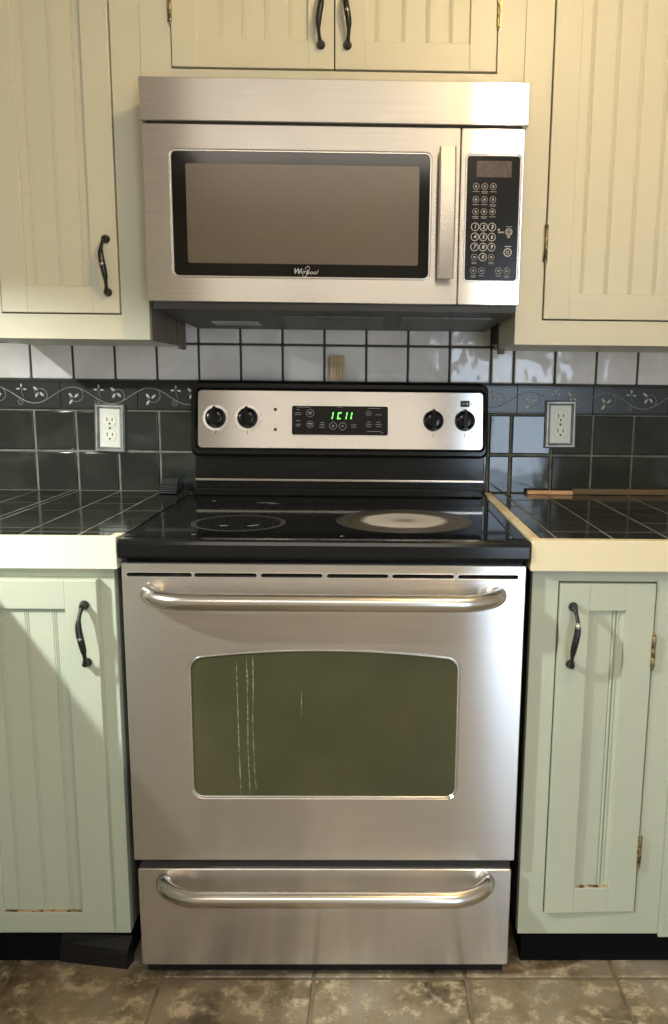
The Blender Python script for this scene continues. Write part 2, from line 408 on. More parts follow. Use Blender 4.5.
# backsplash tiles, parts of the back wall
P = 0.1085
cols = [0.3954 + P*k for k in range(-16, 1)] + [0.455 + P*k for k in range(0, 9)]
def tile(b, x0, x1, z0, z1, m, y0=0.0, h=0.0055, g=0.0028, ch=0.003, tilt=0.0016):
    x0 += g; x1 -= g; z0 += g; z1 -= g
    ta, tb = random.uniform(-tilt, tilt), random.uniform(-tilt, tilt)
    def fy(x, z): return y0 - h + ta*((x-x0)/(x1-x0)-0.5) + tb*((z-z0)/(z1-z0)-0.5)
    n = 12; o_ = rr(x0, x1, z0, z1, 0.003, 2); i_ = offset(o_, -ch)
    i2 = offset(o_, -ch*0.35)
    k = len(o_)
    vs = [(p[0], y0, p[1]) for p in o_] + [(p[0], fy(*p)*0.62, p[1]) for p in o_] + [(p[0], fy(*p)*0.9, p[1]) for p in i2] + [(p[0], fy(*p), p[1]) for p in i_]
    fs = [(a*k+i, a*k+(i+1) % k, (a+1)*k+(i+1) % k, (a+1)*k+i) for a in range(3) for i in range(k)]
    b.add(vs, fs, m, True); b.add(vs[3*k:], [tuple(range(k))], m)
XT0, XT1 = cols[0], cols[-1]
b = MB(); b.box(XT0, XT1, -0.002, 0.0, 1.2035, 1.40, M_groutdk)
for i in range(len(cols)-1):
    for z0, z1 in ((1.2045, 1.2995), (1.2995, 1.395)):
        tile(b, cols[i], cols[i+1], z0, z1, M_whitetile, tilt=0.0022)
o = b.build('white_tiles', wall_back); o['label'] = 'greyish white glazed square tiles'
b = MB(); b.box(XT0, XT1, -0.002, 0.0, 0.90, 1.127, M_groutlt)
for i in range(len(cols)-1):
    for z0, z1 in ((1.0195, 1.127), (0.912, 1.0195)):
        tile(b, cols[i], cols[i+1], z0, z1, M_darktile, tilt=0.0016)
o = b.build('dark_tiles', wall_back); o['label'] = 'dark green glazed square tiles'
b = MB(); b.box(XT0, XT1, -0.002, 0.0, 1.127, 1.2035, M_groutdk)
bj = [-1.326+0.2*k for k in range(0, 7)] + [0.0677+0.2*k for k in range(0, 7)]
bj = [x for x in bj if XT0 < x < XT1]
ed = [XT0] + bj + [XT1]
for x0, x1 in zip(ed[:-1], ed[1:]):
    b.box(x0+0.0004, x1-0.0004, -0.0055, -0.001, 1.1285, 1.2025, M_border, 0.0008, 1)
    b.box(x0+0.0004, x1-0.0004, -0.0068, -0.003, 1.1290, 1.1335, M_border, 0.001, 1)
    b.box(x0+0.0004, x1-0.0004, -0.0068, -0.003, 1.1970, 1.2015, M_border, 0.001, 1)
border = b.build('vine_border', wall_back); border['label'] = 'dark green border tiles with a raised vine'
b = MB()
yv = -0.0055
def leaf(b, cx, cz, ang, L=0.0155, W=0.0047):
    a = math.radians(ang); dx, dz = math.cos(a), math.sin(a)
    pts = [(cx + dx*(0.003+L*t), yv, cz + dz*(0.003+L*t)) for t in (0, .15, .4, .65, .88, 1)]
    b.tube(pts, [0.0006, W*.55, W*.95, W, W*.55, 0.0004], M_leaf, 8, True, (0.8, 0.8))
for j in bj:
    if j > 0.46 + 0.5 or j < -1.0 or (-0.3 < j < 0.25): continue
    Z = 1.1645
    def pt(u, v): return (j+u, yv-0.0006, Z+v)
    vine = [pt(u/100-0.05, 0.021*math.cos((u/100-0.05-0.033)/0.2*2*math.pi)) for u in range(0, 21)]
    lo = 0 if j > XT0+0.05 else 5
    b.tube(vine[lo:], 0.0014, M_relief, 6)
    # loop from the crest round to the first leaf cluster
    c0 = []
    for k in range(13):
        t = math.radians(85 - 240*k/12); r_ = 0.0215 - 0.0055*k/12
        c0.append(pt(0.040 + r_*math.cos(t), 0.0005 + r_*math.sin(t)*0.95))
    b.tube(c0, 0.0011, M_relief, 6)
    for a in (128, 42, 232): leaf(b, j+0.034, Z-0.0085, a)
    # loop from the trough up to the second cluster
    c1 = []
    for k in range(13):
        t = math.radians(-75 + 240*k/12); r_ = 0.0205 - 0.0055*k/12
        c1.append(pt(0.148 + r_*math.cos(t), 0.001 + r_*math.sin(t)*0.95))
    b.tube(c1, 0.0011, M_relief, 6)
    for a in (140, 315, 240): leaf(b, j+0.145, Z+0.0095, a)
    for a in (178, 92, -4): leaf(b, j+0.1005, Z+0.0150, a, 0.011, 0.0034)
    b.tube([pt(0.1005, 0.015), pt(0.1015, 0.004), pt(0.106, -0.006)], 0.0009, M_relief, 6)
    sp = [pt(0.098 + (0.0095-0.0075*k/16)*math.cos(math.radians(60+30*k)), -0.0185 + (0.0095-0.0075*k/16)*math.sin(math.radians(60+30*k))) for k in range(17)]
    b.tube(sp, 0.0009, M_relief, 6)
    b.tube([pt(0.098, -0.0185), pt(0.0985, -0.0186)], 0.002, M_relief, 6)
o = b.build('vine_relief', border); o['label'] = 'pale raised leaves and curling stems'

# ------------------------------------------------------------------ cabinet hardware
def pull(parent, x, z0, z1, y, bulge=1):
    """black iron bail pull, z0 low end, z1 high end, on a face at y"""
    b = MB(); n = 18; pts = []; rad = []
    zc = (z0+z1)/2; h = (z1-z0)/2
    for k in range(n+1):
        t = -1 + 2*k/n
        out = 0.010 + 0.020*max(0, 1-abs(t)**2.2)
        sway = bulge*0.0035*math.sin(t*math.pi)
        pts.append((x + sway, y - out, zc + t*(h-0.004)))
        rad.append(0.0044 + 0.0022*math.cos(t*math.pi/2)**2 - 0.0012*(0.45 < abs(t) < 0.85))
    b.tube(pts, rad, M_iron, 10)
    for z, sgn in ((z0, 1), (z1, -1)):
        b.lathe([(0.0088, 0), (0.0092, 0.002), (0.0072, 0.005), (0.0050, 0.009), (0.0058, 0.014), (0.0045, 0.017)], (x, y, z + sgn*0.006), (0, -1, 0), M_iron, 14)
    k = n//2 + (3 if bulge > 0 else -1)
    b.tube([(p[0], p[1]-0.0014, p[2]) for p in pts[k:k+3]], [0.0045, 0.0058, 0.0042], M_worn, 8)
    o = b.build('pull', parent); o['label'] = 'black wrought iron pull with a worn bright patch'
    return o
def hinge(parent, x, z0, z1, y, name='hinge'):
    b = MB(); L = z1-z0
    for k in range(3):
        a = z0 + L*(k/3) + 0.0006; c = z0 + L*((k+1)/3) - 0.0006
        b.lathe([(0.0036, 0), (0.0040, 0.0008), (0.0040, c-a-0.0008), (0.0036, c-a)], (x, y-0.0035, a), (0, 0, 1), M_brass, 12)
    b.lathe([(0.0018, 0), (0.0032, 0.001), (0.0028, 0.004), (0.001, 0.006)], (x, y-0.0035, z1), (0, 0, 1), M_brass, 10)
    b.lathe([(0.0018, 0), (0.0032, 0.001), (0.0028, 0.004), (0.001, 0.006)], (x, y-0.0035, z0), (0, 0, -1), M_brass, 10)
    b.box(x-0.006, x+0.006, y-0.0012, y+0.0002, z0+0.001, z1-0.001, M_brass)
    return b.build(name, parent)
def beaded_panel(parent, x0, x1, z0, z1, y, beads, m, depth=0.008):
    """beadboard: flat boards with a pair of fine raised beads at each x in beads"""
    prof = [(x0, y)]
    for bx in beads:
        if not (x0+0.006 < bx < x1-0.006): continue
        for dx, dy in ((-0.0046, 0), (-0.0036, 0.0013), (-0.0026, -0.0001), (-0.0012, -0.0005), (0.0, 0.0013), (0.0012, -0.0005), (0.0026, -0.0001), (0.0036, 0.0013), (0.0046, 0)):
            prof.append((bx+dx, y+dy))
    prof.append((x1, y))
    b = MB(); n = len(prof)
    vs = [(p[0], p[1], z0) for p in prof] + [(p[0], p[1], z1) for p in prof] + [(x0, y+depth, z0), (x1, y+depth, z0), (x0, y+depth, z1), (x1, y+depth, z1)]
    fs = [(i, i+1, n+i+1, n+i) for i in range(n-1)]
    fs += [tuple(range(n))[::-1] + (2*n, 2*n+1), tuple(range(n, 2*n)) + (2*n+3, 2*n+2), (0, n, 2*n+2, 2*n), (n-1, 2*n+1, 2*n+3, 2*n-1), (2*n, 2*n+2, 2*n+3, 2*n+1)]
    b.add(vs, fs, m)
    return b.build('beadboard_panel', parent)
def door_frame(b, x0, x1, z0, z1, rx0, rx1, rz0, rz1, y0, y1, m, bev=0.0015):
    b.box(x0, rx0, y0, y1, z0, z1, m, bev); b.box(rx1, x1, y0, y1, z0, z1, m, bev)
    b.box(rx0-0.0005, rx1+0.0005, y0+0.0003, y1, z0, rz0, m, bev); b.box(rx0-0.0005, rx1+0.0005, y0+0.0003, y1, rz1, z1, m, bev)
def face_frame(parent, x0, x1, z0, z1, openings, y0, y1, m, name='face_frame'):
    """one plate with the door openings cut out"""
    b = MB(); b.plate(rect(x0, x1, z0, z1), [rect(*o) for o in openings], y0, y1, m, 0.0008)
    return b.build(name, parent)

# ------------------------------------------------------------------ wall cabinets
YF, YC = -0.340, -0.322
ZT = 2.18
# left
wl = thing('wall_cabinet', 'cream wall cabinet left of the microwave, single beadboard door', 'cabinet', (-0.59, -0.17, 1.2915))
b = MB(); b.box(-0.79, -0.3955, YC, 0-0.006, 1.305, ZT, M_inside); b.box(-0.79, -0.400, YC, -0.006, 1.2915, 1.306, M_paintup)
b.build('carcass', wl)
b = MB(); b.box(-0.400, -0.3952, -0.322, -0.060, 1.2915, 1.60, M_rawwood); b.box(-0.400, -0.3952, -0.322, -0.010, 1.60, ZT, M_rawwood)
o = b.build('side_panel', wl); o['label'] = 'bare grey brown wood side'
b = MB(); b.box(-0.404, -0.3945, -0.060, -0.008, 1.284, 1.40, M_rawwood, 0.001); o = b.build('back_cleat', wl); o['label'] = 'bare wood cleat by the wall'
face_frame(wl, -0.79, -0.395, 1.2915, ZT, [(-0.7105, -0.4552, 1.3440, 2.1)], YF, YC, M_paintup)
b = MB(); door_frame(b, -0.7080, -0.4577, 1.3465, 2.098, -0.6537, -0.5145, 1.402, 2.04, -0.3445, -0.3245, M_paintup)
d = b.build('door', wl)
beaded_panel(d, -0.6537, -0.5145, 1.402, 2.04, -0.3365, (-0.634, -0.581, -0.5315), M_paintup)
pull(d, -0.4800, 1.3838, 1.5048, -0.3445, -1)
# middle, above the microwave
wm = thing('wall_cabinet', 'short cream wall cabinet above the microwave, two doors', 'cabinet', (0.0, -0.17, 1.7915))
b = MB(); b.box(-0.3945, 0.3945, YC, -0.006, 1.7925, ZT, M_inside); b.build('carcass', wm)
face_frame(wm, -0.3945, 0.3945, 1.7915, ZT, [(-0.3317, 0.3380, 1.8375, 2.1)], YF, YC, M_paintup)
for x0, x1, r0, r1, beads, px, hx, lab in ((-0.3292, 0.0019, -0.2773, -0.0515, (-0.2281, -0.183, -0.1366, -0.0880), -0.0248, -0.3305, 'left'),
                                     (0.0043, 0.3355, 0.0654, 0.2803, (0.0900, 0.1439, 0.1937, 0.2408), 0.0296, 0.3368, 'right')):
    b = MB(); door_frame(b, x0, x1, 1.8400, 2.098, r0, r1, 1.8935, 2.04, -0.3445, -0.3245, M_paintup)
    d = b.build('door', wm)
    beaded_panel(d, r0, r1, 1.8935, 2.04, -0.3365, beads, M_paintup)
    pull(d, px, 1.8790, 1.998, -0.3445, 1 if px < 0 else -1)
    hinge(wm, hx, 1.9240, 1.985, -0.3405)
# right
wr = thing('wall_cabinet', 'cream wall cabinet right of the microwave with a brass hinge', 'cabinet', (0.62, -0.17, 1.2915))
b = MB(); b.box(0.3955, 0.90, YC, -0.006, 1.306, ZT, M_inside); b.box(0.402, 0.90, YC, -0.006, 1.2905, 1.307, M_paintup); b.build('carcass', wr)
b = MB(); b.box(0.3952, 0.4015, -0.322, -0.125, 1.2905, ZT, M_paintup); b.build('side_panel', wr)
b = MB(); b.box(0.3945, 0.4100, -0.125, -0.105, 1.278, 1.40, M_rawwood, 0.001); o = b.build('back_cleat', wr); o['label'] = 'dark bare wood cleat by the wall'
face_frame(wr, 0.395, 0.90, 1.2905, ZT, [(0.4530, 0.8330, 1.3430, 2.1)], YF, YC, M_paintup)
b = MB(); door_frame(b, 0.4556, 0.8305, 1.3455, 2.098, 0.5108, 0.775, 1.399, 2.04, -0.3445, -0.3245, M_paintup)
d = b.build('door', wr)
beaded_panel(d, 0.5108, 0.775, 1.399, 2.04, -0.3400, (0.5357, 0.5878, 0.6399, 0.6921, 0.7443), M_paintup)
hinge(wr, 0.4545, 1.4643, 1.540, -0.3405)
hinge(wr, 0.4545, 2.015, 2.085, -0.3405)

# ------------------------------------------------------------------ base cabinets
YBF, YBC = -0.635, -0.615
bl = thing('base_cabinet', 'pale sage base cabinet left of the range with beadboard door', 'cabinet', (-0.55, -0.31, 0.0))
b = MB(); b.box(-0.70, -0.4015, YBC, -0.004, 0.0905, 0.8555, M_inside); b.box(-0.70, -0.4105, -0.602, -0.02, 0.0, 0.0905, M_dark); b.build('carcass', bl)
b = MB(); b.box(-0.4014, -0.3985, YBC, -0.02, 0.0905, 0.8555, M_rawwood); b.build('side_panel', bl)
face_frame(bl, -0.7135, -0.3985, 0.0895, 0.8558, [(-0.690, -0.4405, 0.1300, 0.815)], YBF, YBC, M_paint)
b = MB(); door_frame(b, -0.698, -0.4265, 0.1055, 0.8360, -0.6432, -0.4872, 0.1500, 0.7795, -0.6550, -0.6355, M_paint)
d = b.build('door', bl)
beaded_panel(d, -0.6432, -0.4872, 0.150, 0.7795, -0.6475, (-0.613, -0.562, -0.5095), M_paint)
pull(d, -0.4500, 0.6705, 0.7945, -0.6550, -1)
b = MB(); b.box(-0.642, -0.4885, -0.6535, -0.6478, 0.1502, 0.1516, M_crumb); o = b.build('crumbs', d); o['label'] = 'orange dirt along the bottom rail'

br = thing('base_cabinet', 'sage green base cabinet right of the range with narrow door', 'cabinet', (0.55, -0.31, 0.0))
b = MB(); b.box(0.3965, 0.95, YBC, -0.004, 0.0905, 0.8555, M_inside); b.box(0.41, 0.95, -0.602, -0.02, 0.0, 0.0905, M_dark); b.build('carcass', br)
face_frame(br, 0.3945, 0.95, 0.0880, 0.8558, [(0.4450, 0.6345, 0.1380, 0.8355)], YBF, YBC, M_paint)
b = MB(); door_frame(b, 0.4475, 0.6320, 0.1405, 0.8325, 0.5050, 0.5755, 0.1960, 0.7790, -0.6385, -0.6185, M_paint)
hx = (0.6320, -0.6385)
d = b.build('door', br, origin=(hx[0], hx[1], 0.0))
b = MB()   # beaded board in the narrow door, sunk, with a moulded slope on its left
prof = [(0.5045, -0.6370), (0.5150, -0.6310), (0.5420, -0.6300), (0.5520, -0.6300), (0.5535, -0.6275), (0.5550, -0.6310), (0.5570, -0.6320), (0.5590, -0.6300), (0.5600, -0.6275), (0.5615, -0.6310), (0.5640, -0.6320), (0.5660, -0.6300), (0.5760, -0.6330)]
n = len(prof)
vs = [(p[0], p[1], 0.1955) for p in prof] + [(p[0], p[1], 0.7795) for p in prof] + [(0.5045, -0.622, 0.1955), (0.576, -0.622, 0.1955), (0.5045, -0.622, 0.7795), (0.576, -0.622, 0.7795)]
b.add(vs, [(i, i+1, n+i+1, n+i) for i in range(n-1)] + [tuple(range(n))[::-1] + (2*n, 2*n+1), tuple(range(n, 2*n)) + (2*n+3, 2*n+2), (2*n, 2*n+2, 2*n+3, 2*n+1)], M_paint)
q = b.build('beadboard_panel', d)
b = MB(); b.box(0.5055, 0.575, -0.6372, -0.6290, 0.1962, 0.1982, M_crumb); q = b.build('crumbs', d); q['label'] = 'orange dirt along the bottom rail'
pull(d, 0.4722, 0.6678, 0.7943, -0.6385, 1)
d.rotation_euler.z = math.radians(1.8)
hinge(br, 0.6335, 0.6655, 0.7298, -0.6360)
hinge(br, 0.6335, 0.2420, 0.3080, -0.6360)
b = MB(); b.box(0.6845, 0.95, -0.6405, -0.6355, 0.0840, 0.8556, M_paint, 0.001); b.build('end_stile', br)

# the peninsula that runs out from the left counter
pen = thing('base_cabinet', 'sage green peninsula cabinet running out from the left counter', 'cabinet', (-1.02, -1.3, 0.0))
b = MB(); b.box(-1.32, -0.735, -2.02, -0.004, 0.09, 0.8555, M_inside); b.box(-1.28, -0.775, -1.98, -0.004, 0.0, 0.09, M_dark); b.build('carcass', pen)
b = MB(); b.box(-1.34, -1.3205, -2.04, -0.62, 0.09, 0.8555, M_paint, 0.001); b.box(-1.32, -0.7355, -2.04, -2.0205, 0.09, 0.8555, M_paint, 0.001); b.build('back_panel', pen)
for k in range(3):
    y1 = -0.665 - 0.45*k; y0 = y1 - 0.43
    b = MB(); b.box(-0.7345, -0.716, y0, y1, 0.11, 0.84, M_paint, 0.002)
    d = b.build('door', pen)
    q = MB(); q.tube([(-0.716, y1-0.05, 0.67), (-0.690, y1-0.05, 0.70), (-0.690, y1-0.05, 0.765), (-0.716, y1-0.05, 0.795)], 0.0055, M_iron, 10); q.build('pull', d)

# ------------------------------------------------------------------ countertops
def counter_tiles(b, xs, ys, lim, m=M_toptile):
    lx0, lx1, ly0, ly1 = lim
    for x0, x1 in zip(xs[:-1], xs[1:]):
        for y0, y1 in zip(ys[:-1], ys[1:]):
            a, c, e, f = max(x0, lx0), min(x1, lx1), max(y0, ly0), min(y1, ly1)
            if c-a < 0.008 or f-e < 0.008: continue
            g = 0.0018; h = random.uniform(-0.0004, 0.0004)
            b.box(a+g, c-g, e+g, f-g, 0.909, 0.9175+h, m, 0.0016, 1)
ysL = [-0.028 - 0.1057*k for k in range(0, 20)][::-1]
cl = thing('countertop', 'dark tiled left countertop with a white painted wooden edge', 'countertop', (-0.75, -0.4, 0.8575))
b = MB(); b.box(-0.70, -0.4055, -0.634, -0.009, 0.862, 0.9166, M_groutlt); b.box(-0.4055, -0.3845, -0.5985, -0.009, 0.862, 0.9166, M_groutlt); b.box(-1.325, -0.7005, -2.02, -0.009, 0.862, 0.9166, M_groutlt)
b.build('base_board', cl)
xsL = [-0.466 + P*k for k in range(-9, 2)]
b = MB(); counter_tiles(b, xsL, ysL, (-0.70, -0.3812, -0.5985, -0.012)); counter_tiles(b, xsL, ysL, (-0.70, -0.407, -0.634, -0.5985)); counter_tiles(b, xsL, ysL, (-1.325, -0.7015, -2.02, -0.012))
b.build('tile_surface', cl)
b = MB()
b.box(-0.6905, -0.3860, -0.6555, -0.6345, 0.8575, 0.9180, M_edge, 0.0015)
b.box(-0.7000, -0.6905, -2.045, -0.6345, 0.8575, 0.9180, M_edge, 0.0015)
b.box(-1.345, -0.7000, -2.045, -2.0205, 0.8575, 0.9180, M_edge, 0.0015)
b.box(-1.345, -1.3255, -2.0205, -0.006, 0.8575, 0.9180, M_edge, 0.0015)
b.box(-0.4050, -0.3860, -0.6345, -0.600, 0.8575, 0.9165, M_edge, 0.0012)
o = b.build('wood_edge', cl); o['label'] = 'white painted wooden edge'
cr_ = thing('countertop', 'dark tiled right countertop, warm lamp light painted into its wooden edge', 'countertop', (0.66, -0.33, 0.8575))
b = MB(); b.box(0.4045, 0.95, -0.634, -0.009, 0.862, 0.9166, M_groutlt); b.build('base_board', cr_)
b = MB(); counter_tiles(b, [0.3305 + P*k for k in range(0, 7)], [-0.028 - 0.1057*k for k in range(0, 8)][::-1], (0.4055, 0.95, -0.634, -0.012))
b.build('tile_surface', cr_)
b = MB(); b.box(0.3860, 0.95, -0.6560, -0.6345, 0.8595, 0.9190, M_edgewarm, 0.0015)
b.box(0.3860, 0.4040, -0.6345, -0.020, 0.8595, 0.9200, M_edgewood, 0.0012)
o = b.build('wood_edge', cr_); o['label'] = 'wooden edge with warm lamp light in its paint colour'

# ------------------------------------------------------------------ range
R = thing('electric_range', 'stainless electric range with black glass cooktop between the base cabinets', 'stove', (0.0, -0.33, 0.0))
b = MB(); b.box(-0.3760, 0.3760, -0.622, -0.03, 0.032, 0.876, M_blackp); b.box(-0.370, 0.370, -0.600, -0.05, 0.0, 0.032, M_dark); b.build('body', R)
b = MB(); b.box(-0.366, 0.366, -0.636, -0.6225, 0.004, 0.029, M_blackp, 0.002); b.build('kick_plate', R)
b = MB()  # cooktop frame: tray with rolled front lip
prof = [(-0.6600, 0.8800), (-0.6615, 0.8850), (-0.6615, 0.9060), (-0.6590, 0.9120), (-0.6530, 0.9150), (-0.6400, 0.9155), (-0.6280, 0.9140), (-0.6240, 0.9125), (-0.110, 0.9125), (-0.100, 0.9150), (-0.0650, 0.9150), (-0.0650, 0.878), (-0.655, 0.878)]
n = len(prof); X = 0.3812
b.add([(-X, *p) for p in prof] + [(X, *p) for p in prof], [(i, (i+1) % n, n+(i+1) % n, n+i) for i in range(n)] + [tuple(range(n)), tuple(range(n, 2*n))[::-1]], M_black)
for sx in (-1, 1):
    b.box(min(sx*0.3600, sx*X), max(sx*0.3600, sx*X), -0.6235, -0.100, 0.905, 0.9152, M_black, 0.0012)
ct = b.build('cooktop', R)
b = MB(); b.add([(p[0], p[1], z) for z in (0.9126, 0.9142) for p in rr(-0.3590, 0.3590, -0.6260, -0.1080, 0.022)],
                [tuple(range(28, 56)), tuple(range(28))[::-1]] + [(i, (i+1) % 28, 28+(i+1) % 28, 28+i) for i in range(28)], M_glassblk)
gl = b.build('glass_surface', ct)
def disc(name, cx, cy, r, m, parent, z=0.9143):
    b = MB(); n = 64
    b.add([(cx + r*math.cos(2*math.pi*k/n), cy + r*math.sin(2*math.pi*k/n), z) for k in range(n)], [tuple(range(n))], m)
    b.add([(cx + r*math.cos(2*math.pi*k/n), cy + r*math.sin(2*math.pi*k/n), z-0.0003) for k in range(n)], [tuple(range(n))[::-1]], m)
    return b.build(name, parent)
RL = root_loc(R)
bb = disc('burner', -0.190, -0.470, 0.098, burner_material(-0.190-RL.x, -0.470-RL.y, 0.098, False), ct); bb['label'] = 'small front burner ring'
bb = disc('burner', 0.157, -0.425, 0.146, burner_material(0.157-RL.x, -0.425-RL.y, 0.146, True), ct); bb['label'] = 'large burner with grey cooked-on residue and brown rings'
for cx, cy, l, a in ((-0.17, -0.19, 0.05, 0.2), (-0.15, -0.205, 0.03, 0.1), (-0.155, -0.50, 0.03, 0.6), (-0.215, -0.505, 0.02, 0.1), (-0.30, -0.17, 0.012, 0.5), (-0.255, -0.60, 0.01, 0), (0.03, -0.607, 0.008, 0)):
    c_, s_ = math.cos(a), math.sin(a)
    pts = [(cx + l*u*c_ - 0.004*v*s_, cy + l*u*s_ + 0.004*v*c_, 0.91435) for u, v in ((-.5, 0), (-.2, -1), (.3, -.7), (.5, .1), (.2, .8), (-.3, .9))]
    b = MB(); b.add(pts, [tuple(range(6))], M_scuff); o = b.build('dried_smear', ct); o['label'] = 'pale dried smear'

# backguard
b = MB(); b.plate(rr(-0.3700, 0.3800, 1.0300, 1.2055, 0.020, 8), [], -0.0600, -0.012, M_black, 0.003); b.build('backguard', R)
bg = MB(); bg.plate(rr(-0.3715, 0.3815, 1.0165, 1.2055, 0.020, 8), [rr(-0.3545, 0.3690, 1.0375, 1.1835, 0.010)], -0.0860, -0.060, M_black, 0.006)
bgo = bg.build('control_panel', R, origin=(0, -0.0730, 1.0165))
b = MB(); b.box(-0.3665, 0.3765, -0.066, -0.012, 0.8785, 1.0295, M_black, 0.002)
b.box(-0.3665, 0.3765, -0.072, -0.0662, 0.952, 0.958, M_steelp, 0.001); b.box(-0.3665, 0.3765, -0.085, -0.0662, 0.9152, 0.935, M_black, 0.003)
b.build('riser', R)
b = MB(); b.plate(rr(-0.3543, 0.3688, 1.0377, 1.1833, 0.010), [], -0.0800, -0.060, M_steel, 0.0008)
cp = b.build('control_face', bgo); cp['label'] = 'brushed steel control face'
b = MB(); b.plate(rr(-0.1185, 0.1290, 1.0705, 1.1480, 0.006), [], -0.0812, -0.0802, M_rim, 0.0003); 
b.plate(rr(-0.1165, 0.1270, 1.0725, 1.1460, 0.005), [], -0.0820, -0.0812, M_keypad, 0.0003)
dp = b.build('clock_panel', bgo); dp['label'] = 'black clock and button panel'
YD = -0.08215
b = MB()  # slanted seven-segment digits reading 1 C 1 1
def seg7(b, cx, cz, on, w_=0.0085, h=0.0165, t=0.0022):
    sh = 0.18
    def q(x, z): return (cx + x + sh*z, YD, cz + z)
    S7 = {'a': (-w_/2, w_/2, h/2-t, h/2), 'g': (-w_/2, w_/2, -t/2, t/2), 'd': (-w_/2, w_/2, -h/2, -h/2+t),
          'f': (-w_/2, -w_/2+t, t*.3, h/2), 'e': (-w_/2, -w_/2+t, -h/2, -t*.3), 'b': (w_/2-t, w_/2, t*.3, h/2), 'c': (w_/2-t, w_/2, -h/2, -t*.3)}
    for k in on:
        x0, x1, z0, z1 = S7[k]; b.add([q(x0, z0), q(x1, z0), q(x1, z1), q(x0, z1)], [(0, 1, 2, 3)], M_led)
for cx, on in ((-0.0165, 'bc'), (0.0035, 'afeg'[:3] + 'd'), (0.0185, 'bc'), (0.0310, 'bc')): seg7(b, cx, 1.1215, on)
o = b.build('clock_digits', bgo); o['label'] = 'glowing green digits'
b = MB()
def dash(b, cx, cz, w_, y, m, h=0.0011): b.add([(cx-w_/2, y, cz-h/2), (cx+w_/2, y, cz-h/2), (cx+w_/2, y, cz+h/2), (cx-w_/2, y, cz+h/2)], [(0, 1, 2, 3)], m)
for cx, cz, w_ in ((-0.088, 1.1425, 0.034), (0.092, 1.1410, 0.034), (0.004, 1.1435, 0.014), (-0.101, 1.136, 0.008), (-0.101, 1.128, 0.014), (-0.101, 1.1235, 0.016), (-0.101, 1.108, 0.010), (-0.101, 1.099, 0.014), (-0.101, 1.0945, 0.010),
                   (-0.040, 1.1035, 0.011), (-0.040, 1.098, 0.013), (-0.040, 1.092, 0.014), (0.040, 1.0985, 0.014), (0.040, 1.093, 0.012), (0.078, 1.133, 0.012), (0.078, 1.128, 0.016), (0.078, 1.1235, 0.012),
                   (0.103, 1.125, 0.016), (0.078, 1.106, 0.010), (0.078, 1.1005, 0.016), (0.078, 1.095, 0.014), (0.103, 1.106, 0.010), (0.103, 1.1005, 0.016), (0.103, 1.095, 0.012), (0.092, 1.0825, 0.036), (0.112, 1.079, 0.006)):
    b = MB(); dash(b, cx, cz, w_, YD, M_printdim); b.build('printed_legend', bgo)
for cx, cz, r_ in ((-0.0705, 1.1275, 0.0098), (-0.0705, 1.0990, 0.0088)):
    b = MB(); b.ring(cx, cz, YD, r_-0.0009, r_, M_printdim); dash(b, cx, cz+0.002, 0.010, YD, M_print); dash(b, cx, cz-0.002, 0.007, YD, M_print); b.build('round_button', bgo)
for cx, s_ in ((-0.0120, 1), (0.0118, -1)):   # the up and down shields with plus and minus
    sh = [(math.cos(math.radians(a))*0.0098, math.sin(math.radians(a))*0.0088*s_ + (0.002*s_ if 60 < a < 120 else 0)) for a in range(0, 360, 20)]
    b = MB(); k = len(sh); b.add([(cx+p[0], YD, 1.0955+p[1]) for p in sh] + [(cx+p[0]*.9, YD, 1.0955+p[1]*.9) for p in sh], [(i, (i+1) % k, k+(i+1) % k, k+i) for i in range(k)], M_printdim)
    dash(b, cx, 1.0955, 0.0062, YD, M_print, 0.0012)
    if s_ > 0: dash(b, cx, 1.0955, 0.0012, YD, M_print, 0.0062)
    b.build('arrow_button', bgo)
def knob(x, z, ring_, side):
    b = MB()
    b.lathe([(0.0262, 0), (0.0262, 0.003), (0.0240, 0.006), (0.0235, 0.014), (0.0225, 0.017), (0.015, 0.0185), (0.0002, 0.019)], (x, -0.0802, z), (0, -1, 0), M_black, 32)
    k = b.build('knob', bgo); k['label'] = 'black control knob'
    q = MB()
    prof = [(-0.0060, -0.0225), (0.0060, -0.0225), (0.0072, 0.0100), (0.0048, 0.0245), (0.0, 0.0300), (-0.0048, 0.0245), (-0.0072, 0.0100)]
    n = len(prof)
    q.add([(x+p[0], -0.0950, z+p[1]) for p in prof] + [(x+p[0], -0.1020, z+p[1]*0.96) for p in prof] + [(x+p[0]*0.55, -0.1050, z+p[1]*0.9) for p in prof],
          [(i, (i+1) % n, n+(i+1) % n, n+i) for i in range(n)] + [(n+i, n+(i+1) % n, 2*n+(i+1) % n, 2*n+i) for i in range(n)] + [tuple(range(2*n, 3*n)), tuple(range(n))[::-1]], M_black)
    q.build('grip', k)
    p = MB()
    p.lathe([(0.0325, 0), (0.0325, 0.0006)], (x, -0.0800, z), (0, -1, 0), ring_, 40) if ring_ else None
    for t in range(11):
        a = math.radians(-220 + 26*t); r_ = 0.0365
        dash(p, x + r_*math.cos(a), z + r_*math.sin(a), 0.0022, -0.0803, M_printblk, 0.0016)
    dash(p, x, z-0.0375, 0.0012, -0.0803, M_printblk, 0.008)
    p.build('dial_marks', bgo)
knob(-0.3097, 1.1135, M_rim, -1); knob(-0.2292, 1.1138, M_rim, -1)
knob(0.2423, 1.1113, None, 1); knob(0.3223, 1.1118, None, 1)
